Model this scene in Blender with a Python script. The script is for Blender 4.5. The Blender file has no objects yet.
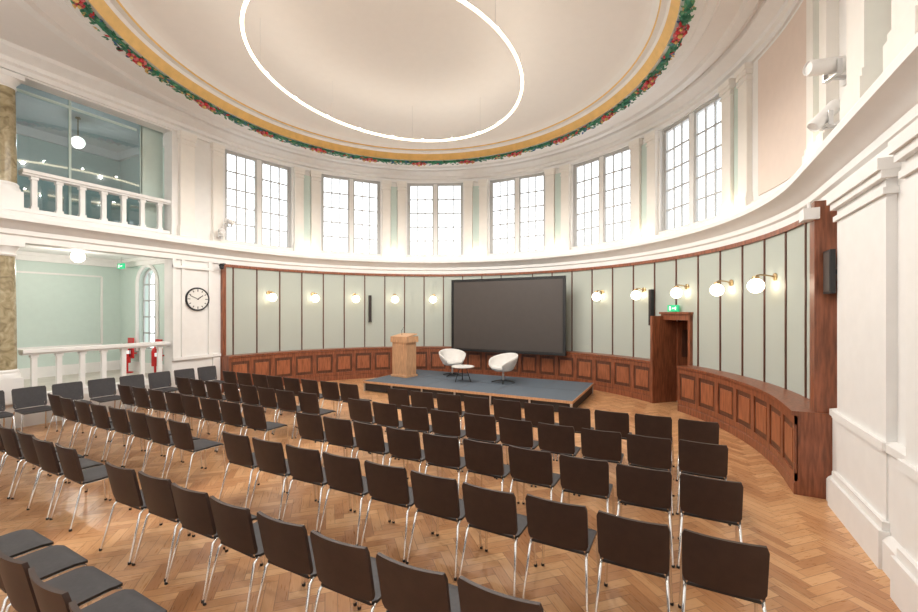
import bpy, bmesh, math, random
from mathutils import Vector, Matrix
random.seed(4)
R=6.65
D2R=math.pi/180
scene=bpy.context.scene

# ------------------------------------------------------------------ materials
class NB:
    def __init__(s,name):
        s.m=bpy.data.materials.new(name); s.m.use_nodes=True
        s.t=s.m.node_tree; s.n=s.t.nodes; s.l=s.t.links
        s.b=s.n.get('Principled BSDF'); s.out=s.n.get('Material Output')
    def new(s,ty,**k):
        n=s.n.new(ty)
        for a,v in k.items(): setattr(n,a,v)
        return n
    def M(s,op,*a):
        n=s.n.new('ShaderNodeMath'); n.operation=op
        for i,v in enumerate(a):
            if isinstance(v,(int,float)): n.inputs[i].default_value=v
            else: s.l.new(v,n.inputs[i])
        return n.outputs[0]
def setp(b,**k):
    for a,v in k.items():
        b.inputs[a.replace('_',' ')].default_value=v
def c4(c): return (c[0],c[1],c[2],1)
def mat(name,col,rough=.6,metal=0.,var=.06,scale=6,emit=None,es=0,bump=0.,stretch=None,spec=None):
    q=NB(name); b=q.b
    setp(b,Roughness=rough,Metallic=metal)
    if spec is not None: b.inputs['Specular IOR Level'].default_value=spec
    tc=q.new('ShaderNodeTexCoord'); mp=q.new('ShaderNodeMapping')
    q.l.new(tc.outputs['Object'],mp.inputs[0])
    if stretch: mp.inputs['Scale'].default_value=stretch
    no=q.new('ShaderNodeTexNoise'); no.inputs['Scale'].default_value=scale; no.inputs['Detail'].default_value=4
    q.l.new(mp.outputs[0],no.inputs['Vector'])
    rp=q.new('ShaderNodeValToRGB')
    rp.color_ramp.elements[0].position=.3; rp.color_ramp.elements[1].position=.7
    rp.color_ramp.elements[0].color=c4([max(0,x*(1-var)) for x in col])
    rp.color_ramp.elements[1].color=c4([min(1,x*(1+var)) for x in col])
    q.l.new(no.outputs[0],rp.inputs[0]); q.l.new(rp.outputs[0],b.inputs['Base Color'])
    if bump:
        bp=q.new('ShaderNodeBump'); bp.inputs['Strength'].default_value=bump; bp.inputs['Distance'].default_value=.01
        q.l.new(no.outputs[0],bp.inputs['Height']); q.l.new(bp.outputs[0],b.inputs['Normal'])
    if emit:
        b.inputs['Emission Color'].default_value=c4(emit); b.inputs['Emission Strength'].default_value=es
    return q.m
W_WHITE=mat('plaster_white',(.80,.79,.77),.55,var=.02)
W_CREAM=mat('plaster_cream',(.82,.785,.73),.55,var=.02)
W_FRAME=mat('window_paint',(.50,.50,.49),.5,var=.02)  # white bars coloured grey, backlit shade put into the base colour
W_MINT=mat('paint_mint',(.57,.68,.63),.6,var=.02)
W_PEACH=mat('paint_peach',(.74,.62,.54),.6,var=.02)
CEIL=mat('ceiling_plaster',(.79,.765,.735),.7,var=.01)
GOLD=mat('gilding',(.74,.48,.17),.45,.25,var=.08)
PANEL=mat('acoustic_fabric',(.45,.49,.44),.85,var=.04,scale=300,bump=.1)
WOOD=mat('mahogany',(.24,.08,.038),.35,var=.4,scale=5,stretch=(6,6,.7))
WOODL=mat('mahogany_field',(.32,.11,.05),.35,var=.35,scale=5,stretch=(6,6,.7))
WOODD=mat('mahogany_dark',(.11,.043,.025),.4,var=.35,scale=5,stretch=(6,6,.7))
OAK=mat('oak_light',(.56,.32,.175),.45,var=.2,scale=5,stretch=(6,6,.8))
BLACK=mat('black_plastic',(.015,.015,.016),.4)
SCREEN=mat('screen_surface',(.070,.059,.053),.4,var=.03)
CHROME=mat('chrome',(.85,.85,.85),.12,1.,var=.02)
BRASS=mat('brass',(.45,.32,.17),.3,1.)
SEAT=mat('seat_charcoal',(.042,.039,.042),.6,var=.15,scale=30)
BACK=mat('back_brown',(.040,.0205,.015),.5,var=.15,scale=12)
GLOBE=mat('globe_glass',(1,.95,.85),.3,emit=(1,.88,.70),es=4.0)
RING=mat('ring_led',(1,.95,.85),.3,emit=(1,.84,.58),es=5)
STAGE=mat('stage_carpet',(.10,.125,.155),.7,var=.12,scale=40)
ALU=mat('aluminium',(.6,.6,.6),.35,.9)
TUB=mat('leather_white',(.70,.68,.65),.5,var=.03)
RED=mat('red_enamel',(.6,.02,.02),.3)
GREENS=mat('exit_sign_green',(.02,.45,.2),.5,emit=(.02,.6,.25),es=.5)
SIGNW=mat('sign_white',(.9,.9,.9),.5,emit=(1,1,1),es=.5)
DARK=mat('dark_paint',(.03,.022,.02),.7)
FACE=mat('clock_face',(.78,.77,.73),.4,var=.01)
STONE=mat('aisle_floor_stone',(.5,.47,.42),.5,var=.1)
LEAF=[mat('leaf_green',(.02,.17,.09),.5,var=.4),mat('leaf_pale',(.10,.28,.14),.5,var=.3),
      mat('petal_red',(.50,.02,.03),.5,var=.3),mat('petal_gold',(.62,.42,.14),.4,.3),mat('petal_blue',(.04,.11,.28),.5),mat('petal_pink',(.60,.14,.15),.5)]

def marble():
    q=NB('marble_tan'); tc=q.new('ShaderNodeTexCoord')
    w=q.new('ShaderNodeTexNoise'); w.inputs['Scale'].default_value=7; w.inputs['Detail'].default_value=8; w.inputs['Distortion'].default_value=1.0
    q.l.new(tc.outputs['Object'],w.inputs['Vector'])
    r=q.new('ShaderNodeValToRGB'); e=r.color_ramp.elements
    e[0].position=.28; e[0].color=(.20,.16,.09,1); e[1].position=.72; e[1].color=(.50,.43,.29,1)
    x=e.new(.5); x.color=(.35,.29,.17,1)
    q.l.new(w.outputs[0],r.inputs[0]); q.l.new(r.outputs[0],q.b.inputs['Base Color']); setp(q.b,Roughness=.25)
    return q.m
MARBLE=marble()

def glass(name,tint,fac):
    q=NB(name); q.n.remove(q.b)
    tr=q.new('ShaderNodeBsdfTransparent'); tr.inputs[0].default_value=c4(tint)
    gl=q.new('ShaderNodeBsdfGlossy'); gl.inputs['Roughness'].default_value=.03
    no=q.new('ShaderNodeTexNoise'); no.inputs['Scale'].default_value=.5
    f=q.M('MULTIPLY_ADD',no.outputs[0],.02,fac)
    mx=q.new('ShaderNodeMixShader'); q.l.new(f,mx.inputs[0])
    q.l.new(tr.outputs[0],mx.inputs[1]); q.l.new(gl.outputs[0],mx.inputs[2]); q.l.new(mx.outputs[0],q.out.inputs[0])
    return q.m
GLASS=glass('window_glass',(.97,.98,.98),.04)
GLASST=glass('tinted_glass',(.38,.47,.52),.14)

def parquet():
    q=NB('parquet_herringbone'); M=q.M
    tc=q.new('ShaderNodeTexCoord'); sp=q.new('ShaderNodeSeparateXYZ'); q.l.new(tc.outputs['Object'],sp.inputs[0])
    w=.095; n=4; k=.70711/w
    x=sp.outputs[0]; y=sp.outputs[1]
    X=M('MULTIPLY',M('ADD',x,y),k); Y=M('MULTIPLY',M('SUBTRACT',y,x),k)
    i=M('FLOOR',X); j=M('FLOOR',Y)
    d=M('FLOORED_MODULO',M('ADD',M('SUBTRACT',i,j),.25),2*n); d=M('FLOOR',d)
    hor=M('LESS_THAN',d,n-.5)
    e=M('SUBTRACT',2*n-1,d)
    hx=M('SUBTRACT',i,d); vy=M('SUBTRACT',j,e)
    ver=M('SUBTRACT',1,hor)
    idx=M('ADD',M('MULTIPLY',hor,hx),M('MULTIPLY',ver,i))
    idy=M('ADD',M('MULTIPLY',hor,j),M('MULTIPLY',ver,vy))
    al=M('ADD',M('MULTIPLY',hor,M('SUBTRACT',X,hx)),M('MULTIPLY',ver,M('SUBTRACT',Y,vy)))
    ac=M('ADD',M('MULTIPLY',hor,M('SUBTRACT',Y,j)),M('MULTIPLY',ver,M('SUBTRACT',X,i)))
    g1=M('MINIMUM',ac,M('SUBTRACT',1,ac)); g2=M('MINIMUM',al,M('SUBTRACT',n,al))
    g=M('MINIMUM',g1,g2); gap=M('LESS_THAN',g,.03)
    cv=q.new('ShaderNodeCombineXYZ'); q.l.new(idx,cv.inputs[0]); q.l.new(idy,cv.inputs[1]); q.l.new(hor,cv.inputs[2])
    wn=q.new('ShaderNodeTexWhiteNoise'); wn.noise_dimensions='3D'; q.l.new(cv.outputs[0],wn.inputs['Vector'])
    gv=q.new('ShaderNodeCombineXYZ'); q.l.new(M('MULTIPLY',al,.5),gv.inputs[0]); q.l.new(M('MULTIPLY',ac,5),gv.inputs[1]); q.l.new(M('MULTIPLY',wn.outputs[0],50),gv.inputs[2])
    no=q.new('ShaderNodeTexNoise'); no.inputs['Scale'].default_value=1.6; no.inputs['Detail'].default_value=4; q.l.new(gv.outputs[0],no.inputs['Vector'])
    v=M('ADD',M('MULTIPLY',wn.outputs[0],.6),M('MULTIPLY',no.outputs[0],.4))
    v=M('ADD',v,M('MULTIPLY',hor,.12)); 
    r=q.new('ShaderNodeValToRGB'); el=r.color_ramp.elements
    el[0].position=.08; el[0].color=(.36,.155,.064,1); el[1].position=1.0; el[1].color=(.70,.42,.215,1)
    z=el.new(.5); z.color=(.53,.272,.125,1)
    q.l.new(v,r.inputs[0])
    mx=q.new('ShaderNodeMix'); mx.data_type='RGBA'; q.l.new(M('MULTIPLY',gap,.6),mx.inputs[0]); q.l.new(r.outputs[0],mx.inputs[6]); mx.inputs[7].default_value=(.18,.08,.035,1)
    q.l.new(mx.outputs[2],q.b.inputs['Base Color'])
    rr=M('MULTIPLY_ADD',no.outputs[0],.15,.22); q.l.new(rr,q.b.inputs['Roughness'])
    return q.m
PARQ=parquet()

# ------------------------------------------------------------------ mesh builder
def P(a,d,z):
    """point on the U-shaped wall: a = angle (deg) from the room axis, d = distance inward, beyond 90 deg straight"""
    s=1 if a>=0 else -1; aa=abs(a); r=R-d
    if aa<=90: return Vector((s*r*math.sin(aa*D2R), r*math.cos(aa*D2R), z))
    return Vector((s*r, -(aa-90)*D2R*R, z))
def ya(y): return 90+abs(y)/R/D2R
class MB:
    def __init__(s): s.bm=bmesh.new(); s.mats=[]
    def mi(s,m):
        if m not in s.mats: s.mats.append(m)
        return s.mats.index(m)
    def face(s,vs,m):
        try:
            f=s.bm.faces.new(vs); f.material_index=s.mi(m); return f
        except ValueError: return None
    def box(s,c,sz,m,rz=0,rx=0,ry=0,taper=1):
        c=Vector(c); M_=Matrix.Rotation(rz,3,'Z')@Matrix.Rotation(ry,3,'Y')@Matrix.Rotation(rx,3,'X')
        v=[]
        for z in (-.5,.5):
            t=taper if z>0 else 1
            for x,y in ((-.5,-.5),(.5,-.5),(.5,.5),(-.5,.5)):
                v.append(s.bm.verts.new(c+M_@Vector((x*sz[0]*t,y*sz[1]*t,z*sz[2]))))
        for f in ((3,2,1,0),(4,5,6,7),(0,1,5,4),(1,2,6,5),(2,3,7,6),(3,0,4,7)): s.face([v[i] for i in f],m)
        return v
    def b2(s,x0,x1,y0,y1,z0,z1,m): return s.box(((x0+x1)/2,(y0+y1)/2,(z0+z1)/2),(abs(x1-x0),abs(y1-y0),abs(z1-z0)),m)
    def sweep(s,prof,a0,a1,m,step=2.):
        n=max(1,int(math.ceil(abs(a1-a0)/step))); al=[a0+(a1-a0)*i/n for i in range(n+1)]
        for br in (90,-90):
            if min(a0,a1)<br<max(a0,a1): al.append(br)
        al=sorted(set(al)); al=[a for a in al if abs(a)<=90 or a in (al[0],al[-1]) ]
        rings=[[s.bm.verts.new(P(a,d,z)) for d,z in prof] for a in al]
        k=len(prof)
        for i in range(len(rings)-1):
            for j in range(k):
                s.face([rings[i][j],rings[i][(j+1)%k],rings[i+1][(j+1)%k],rings[i+1][j]],m)
        s.face(list(reversed(rings[0])),m); s.face(rings[-1],m)
    def ab(s,a0,a1,d0,d1,z0,z1,m): s.sweep([(d0,z0),(d1,z0),(d1,z1),(d0,z1)],a0,a1,m)
    def tube(s,pts,r,m,seg=8,closed=False,cap=True):
        pts=[Vector(p) for p in pts]; n=len(pts); rings=[]
        up=Vector((0,0,1)); prev=None
        for i,p in enumerate(pts):
            if closed: t=(pts[(i+1)%n]-pts[i-1])
            else: t=(pts[min(i+1,n-1)]-pts[max(i-1,0)])
            t.normalize()
            if prev is None:
                a=t.orthogonal().normalized() if abs(t.z)>.9 else t.cross(up).normalized()
            else:
                a=(prev-t*prev.dot(t)).normalized()
            prev=a; b=t.cross(a)
            rr=r[i] if isinstance(r,(list,tuple)) else r
            rings.append([s.bm.verts.new(p+(a*math.cos(2*math.pi*k/seg)+b*math.sin(2*math.pi*k/seg))*rr) for k in range(seg)])
        for i in range(n if closed else n-1):
            A=rings[i];B=rings[(i+1)%n]
            for k in range(seg): s.face([A[k],A[(k+1)%seg],B[(k+1)%seg],B[k]],m)
        if cap and not closed:
            s.face(list(reversed(rings[0])),m); s.face(rings[-1],m)
    def lathe(s,c,prof,m,seg=24,axis=None):
        c=Vector(c); Q=Matrix.Identity(3)
        if axis is not None: Q=Vector((0,0,1)).rotation_difference(Vector(axis)).to_matrix()
        rings=[]
        for r,z in prof:
            if r<1e-5: rings.append([s.bm.verts.new(c+Q@Vector((0,0,z)))])
            else: rings.append([s.bm.verts.new(c+Q@Vector((r*math.cos(2*math.pi*k/seg),r*math.sin(2*math.pi*k/seg),z))) for k in range(seg)])
        for i in range(len(rings)-1):
            A,B=rings[i],rings[i+1]
            for k in range(seg):
                k2=(k+1)%seg
                if len(A)==1 and len(B)==1: continue
                if len(A)==1: s.face([A[0],B[k2],B[k]],m)
                elif len(B)==1: s.face([A[k],A[k2],B[0]],m)
                else: s.face([A[k],A[k2],B[k2],B[k]],m)
        if len(rings[0])>1: s.face(list(reversed(rings[0])),m)
        if len(rings[-1])>1: s.face(rings[-1],m)
    def ball(s,c,r,m,seg=20):
        n=seg//2
        s.lathe(c,[(r*math.sin(math.pi*i/n),-r*math.cos(math.pi*i/n)) for i in range(n+1)],m,seg)
    def done(s,name,loc=(0,0,0),rz=0,recalc=True,bevel=0,parent=None,solid=0,ang=35):
        bm=s.bm
        if recalc: bmesh.ops.recalc_face_normals(bm,faces=bm.faces)
        for f in bm.faces: f.smooth=True
        for e in bm.edges:
            if len(e.link_faces)==2 and e.calc_face_angle(0)>ang*D2R: e.smooth=False
        me=bpy.data.meshes.new(name); bm.to_mesh(me); bm.free()
        for m in s.mats: me.materials.append(m)
        o=bpy.data.objects.new(name,me); scene.collection.objects.link(o)
        o.location=loc; o.rotation_euler=(0,0,rz)
        if solid:
            q=o.modifiers.new('sol','SOLIDIFY'); q.thickness=solid; q.offset=0
        if bevel:
            q=o.modifiers.new('bev','BEVEL'); q.width=bevel; q.segments=2; q.limit_method='ANGLE'
        if parent: o.parent=parent
        return o

YB=-9.5; AB=ya(YB)
# ------------------------------------------------------------------ floor
b=MB(); b.b2(-6.66,7.0,YB-.3,7.0,-.1,0,PARQ); b.done('floor')
b=MB(); b.b2(-11.2,-6.66,YB-.3,.1,-.1,.45,STONE); b.done('floor_aisle')
b=MB(); b.b2(-11.2,-6.70,YB-.3,.1,3.95,4.23,W_WHITE); b.done('floor_gallery')

# ------------------------------------------------------------------ curved wall
SILL=4.30; WT=7.05; HW=8.8; DA0,DA1=45.0,52.0
b=MB()
b.ab(-90,DA0,0,-.35,0,SILL,W_WHITE); b.ab(DA0,DA1,0,-.35,2.12,SILL,W_WHITE); b.ab(DA1,AB,0,-.35,0,SILL,W_WHITE)
ks=[-3,-2,-1,0,1,2]
prev=-90
for k in ks:
    b.ab(prev,k*26-HW,0,-.35,SILL,WT,W_WHITE); prev=k*26+HW
b.ab(prev,AB,0,-.35,SILL,WT,W_WHITE)
b.ab(-90,AB,0,-.35,WT,7.6,W_WHITE)
b.done('wall_curved')
# left straight wall with two storey opening
X0,X1=-7.0,-6.65
O0,O1=-1.05,-7.0
b=MB(); b.b2(X0,X1,O0,0,0,7.6,W_WHITE); b.done('wall_left')
b=MB(); b.b2(X0,X1,YB,O1,0,7.6,W_WHITE); b.done('wall_left_rear')
b=MB(); b.b2(X0,X1,O1,O0,0,.495,W_WHITE); b.done('wall_left_plinth')
b=MB(); b.b2(X0,X1,O1,O0,3.685,4.275,W_WHITE); b.done('wall_left_lintel')
b=MB(); b.b2(X0,X1,O1,O0,6.985,7.6,W_WHITE); b.done('wall_left_attic')
# unseen back wall; tall windows added to let in daylight from behind
b=MB()
wx=[(-4.8,-2.8),(-1,1),(2.8,4.8)]
px=-11.2
for x0,x1 in wx:
    b.b2(px,x0,YB-.3,YB,0,7.6,W_WHITE); b.b2(x0,x1,YB-.3,YB,0,1.2,W_WHITE); b.b2(x0,x1,YB-.3,YB,5.6,7.6,W_WHITE); px=x1
b.b2(px,7.0,YB-.3,YB,0,7.6,W_WHITE)
b.done('wall_back')
# aisle shell
b=MB(); b.b2(-11.3,-11.0,YB,.1,.45,7.6,W_MINT); b.done('wall_aisle_side')
b=MB()
ax,aw=-9.35,.5
b.b2(-11.0,ax-aw,-.3,0,.45,7.6,W_MINT); b.b2(ax+aw,-7.0,-.3,0,.45,7.6,W_MINT)
b.b2(ax-aw,ax+aw,-.3,0,.45,1.15,W_MINT); b.b2(ax-aw,ax+aw,-.3,0,3.7,7.6,W_MINT)
N=12; zc=3.15
for i in range(N):
    t0=math.pi*i/N; t1=math.pi*(i+1)/N
    x0,z0=ax+aw*math.cos(t0),zc+aw*math.sin(t0); x1,z1=ax+aw*math.cos(t1),zc+aw*math.sin(t1)
    v=[b.bm.verts.new(p) for p in ((x0,-.3,z0),(x0,-.3,3.7),(x1,-.3,3.7),(x1,-.3,z1),(x0,0,z0),(x0,0,3.7),(x1,0,3.7),(x1,0,z1))]
    for f in ((0,1,2,3),(7,6,5,4),(0,3,7,4)): b.face([v[j] for j in f],W_MINT)
b.done('wall_aisle_end')
b=MB()
for x in (ax-aw+.03,ax-.17,ax+.17,ax+aw-.03): b.b2(x-.02,x+.02,-.2,-.16,1.15,3.5 if abs(x-ax)<.3 else 3.2,W_FRAME)
for z in (1.18,1.65,2.15,2.65,3.15): b.b2(ax-aw,ax+aw,-.2,-.16,z-.02,z+.02,W_FRAME)
b.tube([(ax+(aw-.03)*math.cos(math.pi*i/16),-.18,zc+(aw-.03)*math.sin(math.pi*i/16)) for i in range(17)],.03,W_FRAME,6)
b.done('window_arched')
b=MB()
sur=[(ax+(aw+.07)*math.cos(math.pi*i/16),-.32,zc+(aw+.07)*math.sin(math.pi*i/16)) for i in range(17)]
b.tube([(ax+aw+.07,-.32,1.1)]+sur+[(ax-aw-.07,-.32,1.1)],.055,W_WHITE,6)
b.b2(-11.0,-7.0,-.40,-.3,3.72,3.95,W_WHITE); b.b2(-11.0,-10.9,YB,-.3,3.72,3.95,W_WHITE)
b.b2(-11.0,-7.0,-.46,-.3,3.86,3.95,W_WHITE); b.b2(-11.0,-10.84,YB,-.3,3.86,3.95,W_WHITE)
b.b2(-11.0,-10.96,YB,-.3,.45,.75,W_WHITE); b.b2(-11.0,-7,-.34,-.3,.45,.75,W_WHITE)
for y0,y1 in ((-3.0,-.8),(-5.7,-3.5),(-8.4,-6.2)):
    for z in (1.3,3.4): b.b2(-11.0,-10.97,y0,y1,z-.025,z+.025,W_WHITE)
    for y in (y0,y1): b.b2(-11.0,-10.97,y-.025,y+.025,1.3,3.4,W_WHITE)
b.b2(-11.0,-7.0,-.40,-.3,7.15,7.4,W_WHITE); b.b2(-11.0,-10.9,YB,-.3,7.15,7.4,W_WHITE)
b.done('trim_aisle_mouldings')
b=MB(); b.b2(-11.2,-7.0,YB-.3,.1,7.4,7.5,CEIL); b.done('ceiling_gallery')

# ------------------------------------------------------------------ windows
def window(name,w,z0,z1,loc,rz,cols=3,rows=5):
    b=MB(); h=z1-z0; t=.06; F=W_FRAME
    for x in (-w+t/2,w-t/2): b.box((x,0,(z0+z1)/2),(t,.12,h),F)
    for z in (z0+t/2,z1-t/2): b.box((0,0,z),(2*w-2*t,.12,t),F)
    b.box((0,0,(z0+z1)/2),(.13,.13,h-2*t),W_WHITE)
    for s in (-1,1):
        x0,x1=(.065,w-t) if s>0 else (-w+t,-.065)
        f=.05
        for x in (x0+f/2,x1-f/2): b.box((x,0,(z0+z1)/2),(f,.07,h-2*t),F)
        for z in (z0+t+f/2,z1-t-f/2): b.box(((x0+x1)/2,0,z),(x1-x0-2*f,.07,f),F)
        xi0,xi1=x0+f,x1-f; zi0,zi1=z0+t+f,z1-t-f
        for c in range(1,cols): 
            x=xi0+(xi1-xi0)*c/cols; b.box((x,0,(zi0+zi1)/2),(.034,.04,zi1-zi0),F)
        for r in range(1,rows):
            z=zi0+(zi1-zi0)*r/rows; b.box(((xi0+xi1)/2,0,z),(xi1-xi0,.038,.036),F)
        v=[b.bm.verts.new(p) for p in ((xi0,.0,zi0),(xi1,.0,zi0),(xi1,.0,zi1),(xi0,.0,zi1))]
        b.face(v,GLASS)
    return b.done(name,loc,rz)
for n,k in enumerate(ks):
    a=k*26*D2R; q=6.70
    window('window_%d'%(n+1),q*math.tan(HW*D2R),SILL,WT,(q*math.sin(a),q*math.cos(a),0),-a)
for n,(x0,x1) in enumerate(wx):
    window('window_%d'%(n+8),(x1-x0)/2,1.2,5.6,((x0+x1)/2,YB-.15,0),0,3,8)  # added behind the camera so sky light reaches the hall

# ------------------------------------------------------------------ trim
corn=[(-.02,3.68),(.05,3.68),(.05,3.80),(.09,3.83),(.09,3.92),(.14,3.95),(.17,4.0),(.27,4.05),(.33,4.07),(.33,4.15),(.29,4.18),(.27,4.24),(.22,4.27),(-.02,4.27)]
b=MB(); b.sweep(corn,-AB,AB,W_WHITE); b.done('trim_cornice')
b=MB(); b.sweep([(-.02,7.02),(.05,7.02),(.05,7.12),(.12,7.15),(.12,7.24),(.22,7.28),(.34,7.34),(.36,7.40),(.36,7.43),(-.02,7.43)],-AB,AB,W_WHITE); b.done('trim_entablature')
b=MB(); b.ab(-90,AB,0,.04,SILL-.02,SILL+.08,W_CREAM); b.done('trim_sill')
b=MB()
def pil(b,a,w,z0,z1,d,m=W_CREAM):
    h=w/2/R/D2R
    b.ab(a-h,a+h,-.01,d,z0,z1,m)
    b.ab(a-h-.3,a+h+.3,-.01,d+.04,z0,z0+.22,m); b.ab(a-h-.15,a+h+.15,-.01,d+.02,z0+.22,z0+.3,m)
    b.ab(a-h-.15,a+h+.15,-.01,d+.02,z1-.32,z1-.27,m); b.ab(a-h-.3,a+h+.3,-.01,d+.05,z1-.12,z1,m); b.ab(a-h-.2,a+h+.2,-.01,d+.03,z1-.2,z1-.12,m)
for k in range(-3,3):
    for s in (-1,1): pil(b,(k+.5)*26+s*2.35,.29,4.27,7.03,.10)
pil(b,-89.0,.28,4.27,7.03,.10)
for a in (91-2.2,91+2.6): pil(b,a,.29,4.27,7.03,.12)
for a in (ya(-1.75),ya(-2.75),ya(-4.0),ya(-5.5),ya(-7)): pil(b,a,.45,4.27,7.03,.2)
pil(b,-ya(-.72),.36,4.27,7.03,.12)
b.done('trim_pilasters_upper')
b=MB()
for k in range(-3,3):
    a=(k+.5)*26; b.ab(a-1.0,a+1.0,.0,.03,4.45,6.85,W_MINT)
b.ab(89.9,92.6,0,.03,4.45,6.85,W_MINT); b.ab(ya(-2.05),ya(-2.45),0,.03,4.45,6.85,W_MINT)
b.done('trim_mint_panels')
b=MB(); b.ab(70.5,86,0,.02,4.45,6.95,W_PEACH); b.done('trim_peach_panel')
# lower right wall pilasters, wainscot
b=MB()
a0=94.8
b.sweep([(-.01,0),(.12,0),(.12,.26),(.09,.30),(.06,.32),(.06,1.02),(.09,1.05),(.09,1.12),(.0,1.14)],a0,AB,W_WHITE)
def lpil(y0_,y1_,d):
    y0,y1=ya(y0_),ya(y1_)
    b.ab(y0,y1,-.02,d,0,3.67,W_WHITE); b.ab(y0-.5,y1+.5,-.02,d+.07,-.001,.34,W_WHITE); b.ab(y0-.3,y1+.3,-.02,d+.04,.34,.42,W_WHITE)
    b.ab(y0-.3,y1+.3,-.02,d+.04,1.05,1.13,W_WHITE); b.ab(y0-.3,y1+.3,-.02,d+.03,3.36,3.42,W_WHITE); b.ab(y0-.5,y1+.5,-.02,d+.05,3.50,3.57,W_WHITE); b.ab(y0-.6,y1+.6,-.02,d+.08,3.57,3.675,W_WHITE)
lpil(-.78,-2.05,.075)
for y in (-2.62,-4.4,-6.4): lpil(y,y-.75,.15)
b.done('baseboard_right')
b=MB()
b.sweep([(-.01,0),(.10,0),(.10,.26),(.05,.32),(.05,1.02),(.08,1.05),(.08,1.12),(.0,1.14)],-88.2,-90,W_WHITE)
b.b2(-6.66,-6.57,O0,0,0,.3,W_WHITE); b.b2(-6.66,-6.58,O0,0,1.04,1.12,W_WHITE)
for y in (-.78,-1.0): b.b2(-6.66,-6.60,y-.05,y+.03,1.12,3.68,W_WHITE)
b.b2(-6.66,-6.6,-.12,-.02,1.12,3.68,W_WHITE)
b.b2(-6.66,-6.58,O0-.0,0,3.45,3.52,W_WHITE)
b.done('baseboard_left')

# ------------------------------------------------------------------ ceiling
b=MB()
n=180
def EL(r,t,z):
    """ceiling oval: circle over the stage half, slightly stretched over the audience half"""
    x,y=r*math.sin(t),r*math.cos(t)
    return (x,y*(1.1 if y<0 else 1),z)
def rout(t):
    s,c=math.sin(t),math.cos(t)
    if c>=0: return 6.99
    return min(6.99/max(1e-6,abs(s)), (abs(YB)+.2)/abs(c))
ang=[2*math.pi*i/n for i in range(n)]
ca=math.atan2(6.99,-(abs(YB)+.2)); ang+= [ca,2*math.pi-ca]; ang=sorted(ang)
prof=[(6.25,7.42,CEIL),(6.18,7.35,W_WHITE),(6.02,7.35,W_WHITE),(5.97,7.40,CEIL),(5.62,7.40,W_WHITE),(5.56,7.34,W_WHITE),(5.42,7.34,W_WHITE),(5.36,7.29,W_WHITE),(5.24,7.29,W_WHITE),(5.20,7.26,W_WHITE),(4.98,7.26,GOLD),(4.94,7.31,GOLD),(4.86,7.42,W_WHITE),(4.82,7.48,W_WHITE),(4.72,7.48,GOLD),(4.70,7.51,W_WHITE),(4.60,7.60,CEIL),(4.45,7.68,CEIL),(3.0,7.78,CEIL),(1.5,7.82,CEIL)]
rings=[[b.bm.verts.new((rout(t)*math.sin(t),rout(t)*math.cos(t),7.42)) for t in ang]]
mm=[CEIL]
for r,z,m in prof:
    rings.append([b.bm.verts.new(EL(r,t,z)) for t in ang]); mm.append(m)
for i in range(len(rings)-1):
    for k in range(len(ang)):
        k2=(k+1)%len(ang); b.face([rings[i][k],rings[i][k2],rings[i+1][k2],rings[i+1][k]],mm[i])
cv=b.bm.verts.new((0,0,7.83))
for k in range(len(ang)): b.face([rings[-1][k],rings[-1][(k+1)%len(ang)],cv],CEIL)
b.done('ceiling')
# garland
b=MB()
RG=5.09
b.tube([EL(RG,t*D2R,7.245) for t in range(0,360,3)],.05,LEAF[0],8,closed=True)
def leaf(b,c,L,w,h,rot,m):
    M_=Matrix.Rotation(rot,3,'Z')@Matrix.Rotation(random.uniform(-.6,.6),3,'X')@Matrix.Rotation(random.uniform(-.5,.5),3,'Y')
    c=Vector(c); pts=[(L,0,0),(-L,0,0),(0,w,0),(0,-w,0),(0,0,h),(0,0,-h)]
    v=[b.bm.verts.new(c+M_@Vector(p)) for p in pts]
    for f in ((0,2,4),(2,1,4),(1,3,4),(3,0,4),(2,0,5),(1,2,5),(3,1,5),(0,3,5)): b.face([v[i] for i in f],m)
for i in range(2200):
    t=random.random()*2*math.pi; r=RG+random.uniform(-.09,.11)
    m=LEAF[random.choice([0,0,0,0,0,0,1,1,1,2,3,4])]
    leaf(b,EL(r,t,7.22+random.uniform(-.05,.02)),.062,.03,.018,-t+random.uniform(-.8,.8),m)
for i in range(20):
    t=2*math.pi*(i+.3)/20
    for j in range(3):
        tt=t+(j-1)*.034; r=RG+random.uniform(-.03,.03); c=Vector(EL(r,tt,7.17))
        s=1.25 if j==1 else .8
        b.ball(c-Vector((0,0,.03)),.035*s,LEAF[3],8)
        for p in range(6):
            an=p*math.pi/3; b.ball(c+Vector((.06*s*math.cos(an),.06*s*math.sin(an),.01)),.036*s,LEAF[2 if (p+j)%2 else 5],6)
b.done('ceiling_garland',ang=60)
# ring pendant (oval)
b=MB()
RZ=6.85
def RP(t,z,k=0): return (.03+(2.36+k)*math.sin(t),-.40+(2.92+k)*math.cos(t),z)
b.tube([RP(t*D2R,RZ) for t in range(0,360,3)],.026,RING,10,closed=True)
b.tube([RP(t*D2R,RZ+.035) for t in range(0,360,3)],.012,ALU,6,closed=True)
for i in range(8):
    t=i*math.pi/4+.2; b.tube([RP(t,RZ+.03),RP(t,7.76)],.003,ALU,5)
b.done('ring_pendant_light')

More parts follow.
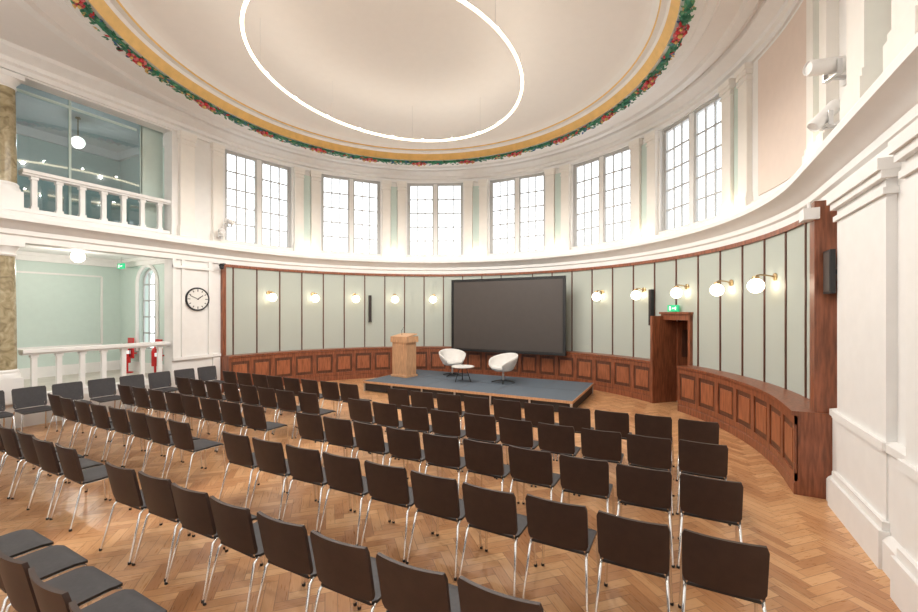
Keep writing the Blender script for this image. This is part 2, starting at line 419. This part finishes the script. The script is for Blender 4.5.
# ------------------------------------------------------------------ panelling
LA=26.5; ST=6.15; AL0,AL1=-87.0,94.2
b=MB()
b.ab(AL0,DA0,0,.03,1.0,3.6,PANEL); b.ab(DA0,DA1,0,.03,2.28,3.6,PANEL); b.ab(DA1,AL1,0,.03,1.0,3.6,PANEL)
st=[]
x=LA-ST/2
for i in range(-3,12): st.append(x+ST*i)
st=[s for s in st if s>0]; st=st+[-s for s in st]
for s in st:
    if not(AL0+2<s<AL1-1): continue
    z0=2.28 if DA0<s<DA1 else 1.0
    b.ab(s-.15,s+.15,.02,.05,z0,3.6,WOODD)
b.ab(AL0-.5,AL1,-.005,.07,3.6,3.68,WOOD)
b.ab(AL0-.9,AL0,-.005,.10,0,3.68,WOOD)
b.ab(AL1-1.6,AL1+.2,-.005,.22,0,3.68,WOOD)
b.done('trim_wall_panelling')
# dado bench
b=MB()
def dado(a0,a1):
    b.sweep([(0,0),(.43,0),(.43,.14),(.40,.17),(.40,.99),(.45,1.0),(.45,1.05),(.0,1.05)],a0,a1,WOOD)
    b.ab(a0,a1,.39,.425,.17,.27,WOOD); b.ab(a0,a1,.39,.425,.88,.99,WOOD)
    n=max(1,round((a1-a0)/6.15)); w=(a1-a0)/n
    for i in range(n+1):
        a=a0+w*i; l=max(a0,a-.55); h=min(a1,a+.55)
        b.ab(l,h,.39,.426,.17,.99,WOOD)
        if i<n:
            b.ab(a+.55,a+w-.55,.39,.404,.27,.88,WOODD)
            b.ab(a+1.15,a+w-1.15,.39,.418,.36,.79,WOODL)
dado(AL0-1.0,DA0-.6); dado(DA1+.6,AL1+.45)
b.done('trim_dado_bench')
# door
b=MB()
b.ab(DA0-.6,DA0+.1,-.3,.46,0,2.2,WOOD); b.ab(DA1-.1,DA1+.6,-.3,.10,0,2.2,WOOD); b.ab(DA0-.6,DA1+.6,-.3,.12,2.1,2.25,WOOD); b.ab(DA0-.8,DA1+.8,-.0,.16,2.25,2.30,WOOD)
b.done('trim_door_frame')
b=MB()
hp=P(DA0+.2,-.30,0)
da=(90-(DA0+DA1)/2)*D2R
w=.78
b.box((w/2,0,1.04),(w,.045,2.04),WOOD)
for z in (.5,1.5):
    for s in (-1,1): b.box((w/2,s*.022,z),(w-.24,.02,.7),WOODD)
b.tube([(w-.08,-.06,1.0),(w-.18,-.06,1.0)],.012,BRASS)
b.done('door_1',hp,da-.15)
b=MB()
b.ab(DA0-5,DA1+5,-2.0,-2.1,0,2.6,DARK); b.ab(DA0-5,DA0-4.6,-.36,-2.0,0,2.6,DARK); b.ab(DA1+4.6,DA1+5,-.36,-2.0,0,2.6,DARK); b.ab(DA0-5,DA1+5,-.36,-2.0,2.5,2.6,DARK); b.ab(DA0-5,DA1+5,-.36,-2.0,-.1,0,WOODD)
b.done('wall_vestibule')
b=MB()
a=48*D2R
b.box((0,0,0),(.34,.05,.16),GREENS); 
b.box((-.08,-.028,0),(.05,.01,.1),SIGNW); b.box((.05,-.028,0),(.12,.01,.03),SIGNW); b.box((.1,-.028,0),(.03,.01,.08),SIGNW)
b.done('exit_sign',P(48,.12,2.39),-a)
b=MB()
b.box((0,0,0),(.34,.05,.16),GREENS); b.box((-.08,-.028,0),(.05,.01,.1),SIGNW); b.box((.05,-.028,0),(.12,.01,.03),SIGNW)
b.tube([(0,0,.08),(0,0,.27)],.01,ALU); b.done('exit_sign',(-9.9,-.75,3.68),0)

# ------------------------------------------------------------------ wall lamps
for sgn in (-1,1):
    for i in range(5):
        a=sgn*(LA+12.3*i)
        b=MB()
        b.lathe((0,-.005,.12),[(.0,0),(.065,0),(.065,.02),(.05,.03),(0,.03)],BRASS,20,axis=(0,-1,0))
        b.tube([(0,-.02,.12),(0,-.14,.15),(0,-.24,.16),(0,-.29,.15),(0,-.30,.12)],.012,BRASS,8)
        b.lathe((0,-.30,.10),[(0,.04),(.05,.035),(.06,.0),(.05,-.01),(0,-.01)],BRASS,16)
        b.ball((0,-.30,-.03),.128,GLOBE,24)
        b.done('wall_globe_lamp',P(a,.03,2.78),-a*D2R)
for a in (-46.5,41.6):
    b=MB(); b.box((0,-.09,0),(.10,.10,.95),BLACK); b.box((0,-.145,0),(.08,.012,.9),DARK)
    for z in(-.35,.35): b.box((0,-.02,z),(.05,.06,.05),BLACK)
    b.done('column_loudspeaker',P(a,.03,2.42),-a*D2R,bevel=.006)

# ------------------------------------------------------------------ projection screen
b=MB(); W=3.98; z0,z1=.95,3.42
b.box((0,0,(z0+z1)/2),(W,.09,z1-z0),BLACK)
b.box((0,-.047,(z0+z1)/2),(W-.18,.012,z1-z0-.18),SCREEN)
for x in (-W/2+.03,W/2-.03): b.box((x,-.055,(z0+z1)/2),(.06,.03,z1-z0),BLACK)
for z in (z0+.03,z1-.03): b.box((0,-.055,z),(W-.12,.03,.06),BLACK)
for x in (-1.2,1.2):
    for z in (1.6,2.8): b.box((x,.38,z),(.06,.72,.06),BLACK)
b.done('projection_screen',(-.08,5.72,0))

# ------------------------------------------------------------------ stage
b=MB()
sx0,sx1,sy0,sy1,sh=-3.15,2.85,2.28,5.0,.30
b.b2(sx0,sx1,sy0,sy1,sh-.05,sh,STAGE)
b.b2(sx0+.03,sx1-.03,sy0+.03,sy1-.03,.02,sh-.05,DARK)
b.b2(sx0-.012,sx1+.012,sy0-.012,sy0,sh-.06,sh+.002,OAK); b.b2(sx0-.012,sx0,sy0,sy1,sh-.06,sh+.002,OAK); b.b2(sx1,sx1+.012,sy0,sy1,sh-.06,sh+.002,OAK)
for i in range(1,6): 
    x=sx0+(sx1-sx0)*i/6; b.b2(x-.006,x+.006,sy0,sy1,sh,sh+.002,BLACK); b.b2(x-.02,x+.02,sy0+.0,sy0+.03,0,sh-.06,ALU)
b.b2(sx0,sx1,3.6,3.612,sh,sh+.002,BLACK)
for x in (sx0+.03,sx1-.03):
    for y in (sy0+.03,sy1-.03): b.box((x,y,.12),(.05,.05,.24),ALU)
b.done('stage_platform')
so=sh+.003
# lectern
b=MB()
b.box((0,0,.03),(.66,.52,.06),OAK)
b.box((0,0,.56),(.60,.44,1.0),OAK)
b.box((0,-.01,1.15),(.70,.52,.18),OAK)
b.box((0,0,1.27),(.66,.48,.03),OAK,rx=-.18)
b.box((0,.225,.56),(.46,.012,.84),OAK)
b.tube([(0,.1,1.28),(0,.12,1.42),(0,.02,1.52)],.006,BLACK)
b.done('lectern',(-2.6,3.55,so),math.pi-.15,bevel=.008)
# tub chairs
def tub(name,loc,rz):
    b=MB(); n=28; rows=7; g=[]
    for i in range(n+1):
        t=-140+280*i/n; tr=t*D2R
        c=(math.cos(tr)+1)/2; top=.62+.20*c**1.2
        if abs(t)>105: top-= ((abs(t)-105)/35)**2*.12
        col=[]
        for j in range(rows+1):
            s=j/rows; z=.36+(top-.36)*s; r=.22+.15*math.sin(s*math.pi/2)**.8+.02*s
            col.append(b.bm.verts.new((-r*1.05*math.sin(tr),-r*math.cos(tr),z)))
        g.append(col)
    for i in range(n):
        for j in range(rows): b.face([g[i][j],g[i+1][j],g[i+1][j+1],g[i][j+1]],TUB)
    o=b.done(name+'_shell',solid=.035,ang=80)
    b=MB()
    b.lathe((0,.03,0),[(0,.34),(.22,.34),(.30,.38),(.32,.42),(.31,.46),(.27,.48),(0,.485)],TUB,28)
    b.lathe((0,0,0),[(.03,.06),(.028,.34)],ALU,14)
    b.lathe((0,0,0),[(0,.31),(.10,.32),(.12,.345),(0,.345)],BLACK,16)
    for k in range(4):
        a=k*math.pi/2+math.pi/4
        b.tube([(0,0,.08),(.2*math.cos(a),.2*math.sin(a),.05),(.33*math.cos(a),.33*math.sin(a),.018)],[.022,.018,.014],BLACK,8)
    p=b.done(name,loc,rz,ang=40)
    o.name='shell'; o.parent=p
tub('swivel_armchair',(-1.30,4.3,so),math.pi+.75)
tub('swivel_armchair',(.58,3.85,so),math.pi-.45)
b=MB()
b.lathe((0,0,0),[(0,.42),(.31,.42),(.33,.43),(.33,.445),(.32,.45),(0,.45)],TUB,32)
for k in range(3):
    a=k*2*math.pi/3; b.tube([(.10*math.cos(a),.10*math.sin(a),.42),(.26*math.cos(a),.26*math.sin(a),.012)],.012,BLACK,8)
b.tube([(.19*math.cos(k*math.pi/8),.19*math.sin(k*math.pi/8),.2) for k in range(16)],.007,BLACK,6,closed=True)
b.done('coffee_table',(-.5,3.45,so))
b=MB(); b.lathe((0,0,0),[(0,0),(.03,0),(.034,.12),(.030,.12),(.027,.01),(0,.01)],GLASS,16); b.done('water_glass',(-.5,3.48,so+.451))

# ------------------------------------------------------------------ audience chairs
def chair_mesh():
    b=MB()
    nx,ny=8,10
    def grid(fn,m):
        G=[[fn(i/nx*2-1,j/ny) for j in range(ny+1)] for i in range(nx+1)]
        top=[[b.bm.verts.new(G[i][j][0]) for j in range(ny+1)] for i in range(nx+1)]
        bot=[[b.bm.verts.new(G[i][j][1]) for j in range(ny+1)] for i in range(nx+1)]
        for i in range(nx):
            for j in range(ny):
                b.face([top[i][j],top[i+1][j],top[i+1][j+1],top[i][j+1]],m[0]); b.face([bot[i][j+1],bot[i+1][j+1],bot[i+1][j],bot[i][j]],m[1])
        for i in range(nx):
            for j in (0,ny): b.face([top[i][j],bot[i][j],bot[i+1][j],top[i+1][j]],m[1])
        for j in range(ny):
            for i in (0,nx): b.face([top[i][j],top[i][j+1],bot[i][j+1],bot[i][j]],m[1])
    def rc(u,v,k=.12):
        e=0
        if v<k: e=(1-math.sqrt(max(0,1-((k-v)/k)**2)))*k
        if v>1-k: e=(1-math.sqrt(max(0,1-((v-1+k)/k)**2)))*k
        return u*(1-e)
    def seat(u,v):
        x=rc(u,v)*.235; y=-.20+.43*v
        z=.455-.012*(1-u*u)*math.sin(math.pi*v)-(.025*max(0,(v-.75)/.25)**2)
        edge=max(abs(u)**6,abs(2*v-1)**6)*.012
        return (x,y,z+.02-edge),(x,y,z-.012)
    grid(seat,(SEAT,BLACK))
    def back(u,v):
        x=rc(u,v,.06)*(.236+.004*v); z=.475+.37*v
        y=-.205-.075*v-.030*(1-u*u)+.01
        return (x,y+.020,z),(x,y-.006,z+.001)
    grid(back,(SEAT,BACK))
    for s in (-1,1):
        b.tube([(s*.245,.235,0),(s*.228,.205,.42),(s*.222,.17,.438),(s*.22,-.17,.438),(s*.222,-.2,.41),(s*.248,-.30,0)],.0115,CHROME,8)
        b.tube([(s*.205,-.05,.430),(s*.205,-.180,.434),(s*.205,-.190,.46),(s*.205,-.198,.56)],.009,CHROME,7)
        for y in ((.235,-.30)): b.lathe((s*(.246 if y>0 else .25),y,0),[(0,0),(.015,0),(.015,.02),(0,.02)],BLACK,8)
    b.tube([(-.22,.12,.432),(.22,.12,.432)],.009,CHROME,6); b.tube([(-.22,-.14,.432),(.22,-.14,.432)],.009,CHROME,6)
    return b.done('stacking_chair',ang=50)
src=chair_mesh(); first=True
def put(x,y,rz):
    global first
    if first: o=src; first=False
    else:
        o=bpy.data.objects.new('stacking_chair',src.data); scene.collection.objects.link(o)
    o.location=(x,y,0.001); o.rotation_euler=(0,0,rz+random.uniform(-.03,.03))
rowsb=[-.72,-1.80,-2.89,-3.97,-5.13,-6.18]
for ri,yb in enumerate(rowsb):
    for i in range(10):
        x=.22+.55*i
        if ri==5 and i>4: continue
        put(x,yb+.27+random.uniform(-.02,.02),0)
    for i in range(8): put(-.98-.55*i,yb+.27+random.uniform(-.02,.02),0)
for i in range(9): put(-5.9,-.45-.57*i,-math.pi/2)

# ------------------------------------------------------------------ left opening: columns, balustrades
CY=-4.05
def column(z0,z1,ped,y):
    b=MB(); x=-6.83
    b.box((x,y,z0+ped/2),(.50,.46,ped),W_WHITE)
    b.lathe((x,y,0),[(.25,z0+ped),(.25,z0+ped+.06),(.225,z0+ped+.10),(.23,z0+ped+.14),(.205,z0+ped+.17)],W_WHITE,28)
    n=12; zb=z0+ped+.17; zt=z1-.28
    b.lathe((x,y,0),[(.20-.025*(i/n)**1.6,zb+(zt-zb)*i/n) for i in range(n+1)],MARBLE,32)
    b.lathe((x,y,0),[(.185,zt),(.20,zt+.03),(.185,zt+.05),(.185,zt+.10),(.23,zt+.17),(.24,zt+.19)],W_WHITE,28)
    b.box((x,y,z1-.045),(.5,.5,.09),W_WHITE)
    b.done('marble_column')
column(.5,3.68,.5,CY); column(4.28,6.98,.4,CY)
def balustrade(z0,z1,y0,y1):
    b=MB(); x=-6.83; L=abs(y1-y0); yc=(y0+y1)/2
    b.box((x,yc,z0+.06),(.22,L,.12),W_WHITE); b.box((x,yc,z1-.05),(.26,L,.07),W_WHITE); b.box((x,yc,z1-.1),(.18,L,.05),W_WHITE)
    n=int(L/.36)
    for i in range(n):
        y=y0+(y1-y0)*(i+.5)/n; h=z1-z0-.245
        zz=z0+.12
        for (w0,za,zb_) in ((.12,0,.06),(.085,.06,h-.06),(.12,h-.06,h)):
            b.box((x,y,zz+(za+zb_)/2),(w0,w0,zb_-za),W_WHITE)
    b.done('balustrade')
for z0,z1 in ((.5,1.55),(4.28,5.2)):
    balustrade(z0,z1,O0-.005,CY+.255); balustrade(z0,z1,CY-.255,-6.995)
# gallery glass screen
b=MB(); x=-7.2
b.b2(x-.03,x+.03,-1.5,-1.0,4.23,7.4,W_MINT)
for y in (-1.5,-2.9,-4.2,-5.6,-7.0): b.b2(x-.03,x+.03,y-.02,y+.02,4.23,7.4,W_MINT)
for z in (4.26,6.9): b.b2(x-.025,x+.025,-7.0,-1.6,z-.03,z+.03,W_MINT)
v=[b.bm.verts.new(p) for p in ((x,-1.5,4.28),(x,-7,4.28),(x,-7,7.38),(x,-1.5,7.38))]; b.face(v,GLASST)
b.done('gallery_glass_screen')
b=MB(); b.b2(-10.99,-10.93,-6.5,-3.2,4.5,5.9,W_CREAM); b.b2(-10.93,-10.91,-6.4,-3.3,4.6,5.8,W_PEACH); b.done('trim_gallery_panel')
def pend(name,loc,zt):
    b=MB(); b.ball((0,0,0),.15,GLOBE,20); b.tube([(0,0,.14),(0,0,zt-loc[2])],.012,BRASS,8); b.lathe((0,0,zt-loc[2]-.03),[(0,0),(.06,0),(.05,.03),(0,.03)],BRASS,14); b.done(name,loc)
pend('pendant_globe_lamp',(-9.0,-2.1,3.75),3.95)
pend('pendant_globe_lamp',(-9.0,-2.1,6.75),7.4)
for x in (-4,0,4): pend('pendant_globe_lamp',(x,-7.9,6.3),7.42)  # unseen globes added behind the camera to brighten the rear
for x in (-8.35,-9.9):
    b=MB(); b.lathe((0,0,0),[(0,0),(.085,0),(.09,.02),(.09,.42),(.07,.49),(.03,.53),(.025,.56),(0,.56)],RED,20)
    b.box((0,-.03,.59),(.03,.14,.03),BLACK); b.tube([(0,.03,.57),(.10,.03,.5),(.11,.02,.2)],.012,BLACK,6)
    b.box((0,0,.33),(.185,.1,.1),SIGNW)
    b.box((0,.10,.45),(.30,.04,.62),RED); b.box((0,.10,.28),(.04,.3,.04),RED)
    b.tube([(0,0,0),(0,0,-.26)],.03,RED); b.lathe((0,0,-.3),[(0,0),(.15,0),(.15,.03),(0,.04)],RED,20)
    b.done('fire_extinguisher',(x,-.6,.75))

# ------------------------------------------------------------------ clock
b=MB()
ax_=(1,0,0)
b.lathe((0,0,0),[(0,0),(.31,0),(.32,.03),(.31,.06),(.285,.06),(.28,.04),(0,.04)],BLACK,48,axis=ax_)
b.lathe((.041,0,0),[(0,0),(.278,0),(.278,.004),(0,.004)],FACE,48,axis=ax_)
for k in range(12):
    t=k*math.pi/6; b.box((.048,.235*math.sin(t),.235*math.cos(t)),(.006,.018,.05 if k%3 else .07),BLACK,rx=-t)
b.box((.052,.06,.045),(.006,.02,.19),BLACK,rx=-.95); b.box((.055,-.09,.04),(.006,.014,.25),BLACK,rx=1.15)
b.done('wall_clock',(-6.645,-.42,2.65))

# ------------------------------------------------------------------ fixtures
def spot(name,loc,rz,tilt,L=.30,r=.075):
    b=MB(); d=Vector((0,-math.cos(tilt),-math.sin(tilt)))
    c=Vector((0,-.16,.16))
    b.lathe(c-d*L*.5,[(0,0),(r*.8,0),(r,.03),(r,L*.95),(r*.85,L),(r*.8,L-.02),(0,L-.02)],W_WHITE,20,axis=d)
    for s in (-1,1): b.box((s*(r+.012),-.16,.10),(.012,.05,.16),ALU)
    b.box((0,-.16,.02),(2*r+.04,.06,.015),ALU); b.box((0,-.06,.02),(.05,.2,.03),ALU); b.box((0,.0,.02),(.12,.04,.14),W_WHITE)
    b.done(name,loc,rz)
spot('spotlight_fixture',P(ya(-.98),.04,4.92),-1.15,.1,.54,.085)
spot('spotlight_fixture',P(ya(-.74),.04,4.46),-1.2,.8,.38,.075)
spot('spotlight_fixture',P(-89.0,.20,4.4),1.2,.3,.28,.07)
spot('spotlight_fixture',P(-88.0,.20,4.7),1.9,.3,.28,.07)
b=MB(); b.box((0,0,0),(.16,.22,.14),W_WHITE); b.tube([(0,0,.07),(0,0,.16)],.02,W_WHITE); b.done('ceiling_camera',P(94.0,.26,3.52))
b=MB(); b.ball((0,0,0),.06,BLACK,14); b.box((0,0,.05),(.1,.1,.05),BLACK); b.box((.04,0,.09),(.18,.06,.03),BLACK); b.done('dome_camera',(-6.45,.15,3.56))
b=MB()
b.box((0,0,0),(.05,.26,.52),BLACK); b.box((-.027,0,.0),(.006,.22,.47),SCREEN)
b.box((.06,0,0),(.09,.06,.06),BLACK); b.box((.095,0,0),(.02,.14,.2),BLACK)
b.done('wall_monitor',(6.535,-.66,2.78),.0)

# ------------------------------------------------------------------ lights
def light(ty,name,loc,e,col,size=.1,rot=None):
    l=bpy.data.lights.new(name,ty); l.energy=e; l.color=col
    if ty in('POINT','SPOT'): l.shadow_soft_size=size
    o=bpy.data.objects.new(name,l); o.location=loc; scene.collection.objects.link(o)
    if rot: o.rotation_euler=rot
    return l
for i in range(20):
    t=2*math.pi*(i+.5)/20
    light('POINT','ring_lamp_light',RP(t,RZ+.075),4.2,(1,.91,.79),.02)
for i in range(10):
    t=2*math.pi*(i+.5)/10
    l=light('SPOT','ring_lamp_downlight',RP(t,RZ-.06),185,(1,.955,.90),.025,rot=(0,0,0)); l.spot_size=172*D2R; l.spot_blend=.45
for x in (-4,0,4): light('POINT','rear_pendant_light',(x,-7.9,6.05),110,(1,.955,.90),.1)  # added fill light for rear ceiling and audience, out of view
for k in range(-3,4):
    p=P((k+.5)*26 if k<3 else 91,.28,4.42)
    light('POINT','cornice_uplight',p,4.5,(1,.78,.54),.04)
for sgn in (-1,1):
    for i in range(5): light('POINT','wall_lamp_light',P(sgn*(LA+12.3*i),.135,2.75),1.6,(1,.80,.58),.02)
for p in ((-9,-2.1,3.35),(-9,-5.5,3.35)): light('POINT','aisle_lamp_light',p,60,(1,.93,.84),.12)
for p in ((-9,-2.1,6.45),(-9,-5.5,6.45)): light('POINT','gallery_lamp_light',p,38,(1,.97,.92),.12)

w=bpy.data.worlds.new('World'); scene.world=w; w.use_nodes=True
nt=w.node_tree; bg=nt.nodes['Background']
tc=nt.nodes.new('ShaderNodeTexCoord'); sp=nt.nodes.new('ShaderNodeSeparateXYZ'); rp=nt.nodes.new('ShaderNodeValToRGB')
nt.links.new(tc.outputs['Generated'],sp.inputs[0]); nt.links.new(sp.outputs[2],rp.inputs[0])
rp.color_ramp.elements[0].position=0; rp.color_ramp.elements[0].color=(.84,.86,.88,1)
rp.color_ramp.elements[1].position=.5; rp.color_ramp.elements[1].color=(.90,.95,1,1)
nt.links.new(rp.outputs[0],bg.inputs[0]); bg.inputs[1].default_value=2.6

# ------------------------------------------------------------------ camera
cam=bpy.data.cameras.new('camera'); co=bpy.data.objects.new('camera',cam); scene.collection.objects.link(co)
cam.sensor_width=36; cam.lens=36*415/918; cam.shift_y=6/918; cam.clip_start=.05
co.location=(4.89,-7.14,2.3); co.rotation_euler=(math.pi/2,0,27.5*D2R)
scene.camera=co
scene.view_settings.view_transform='Standard'
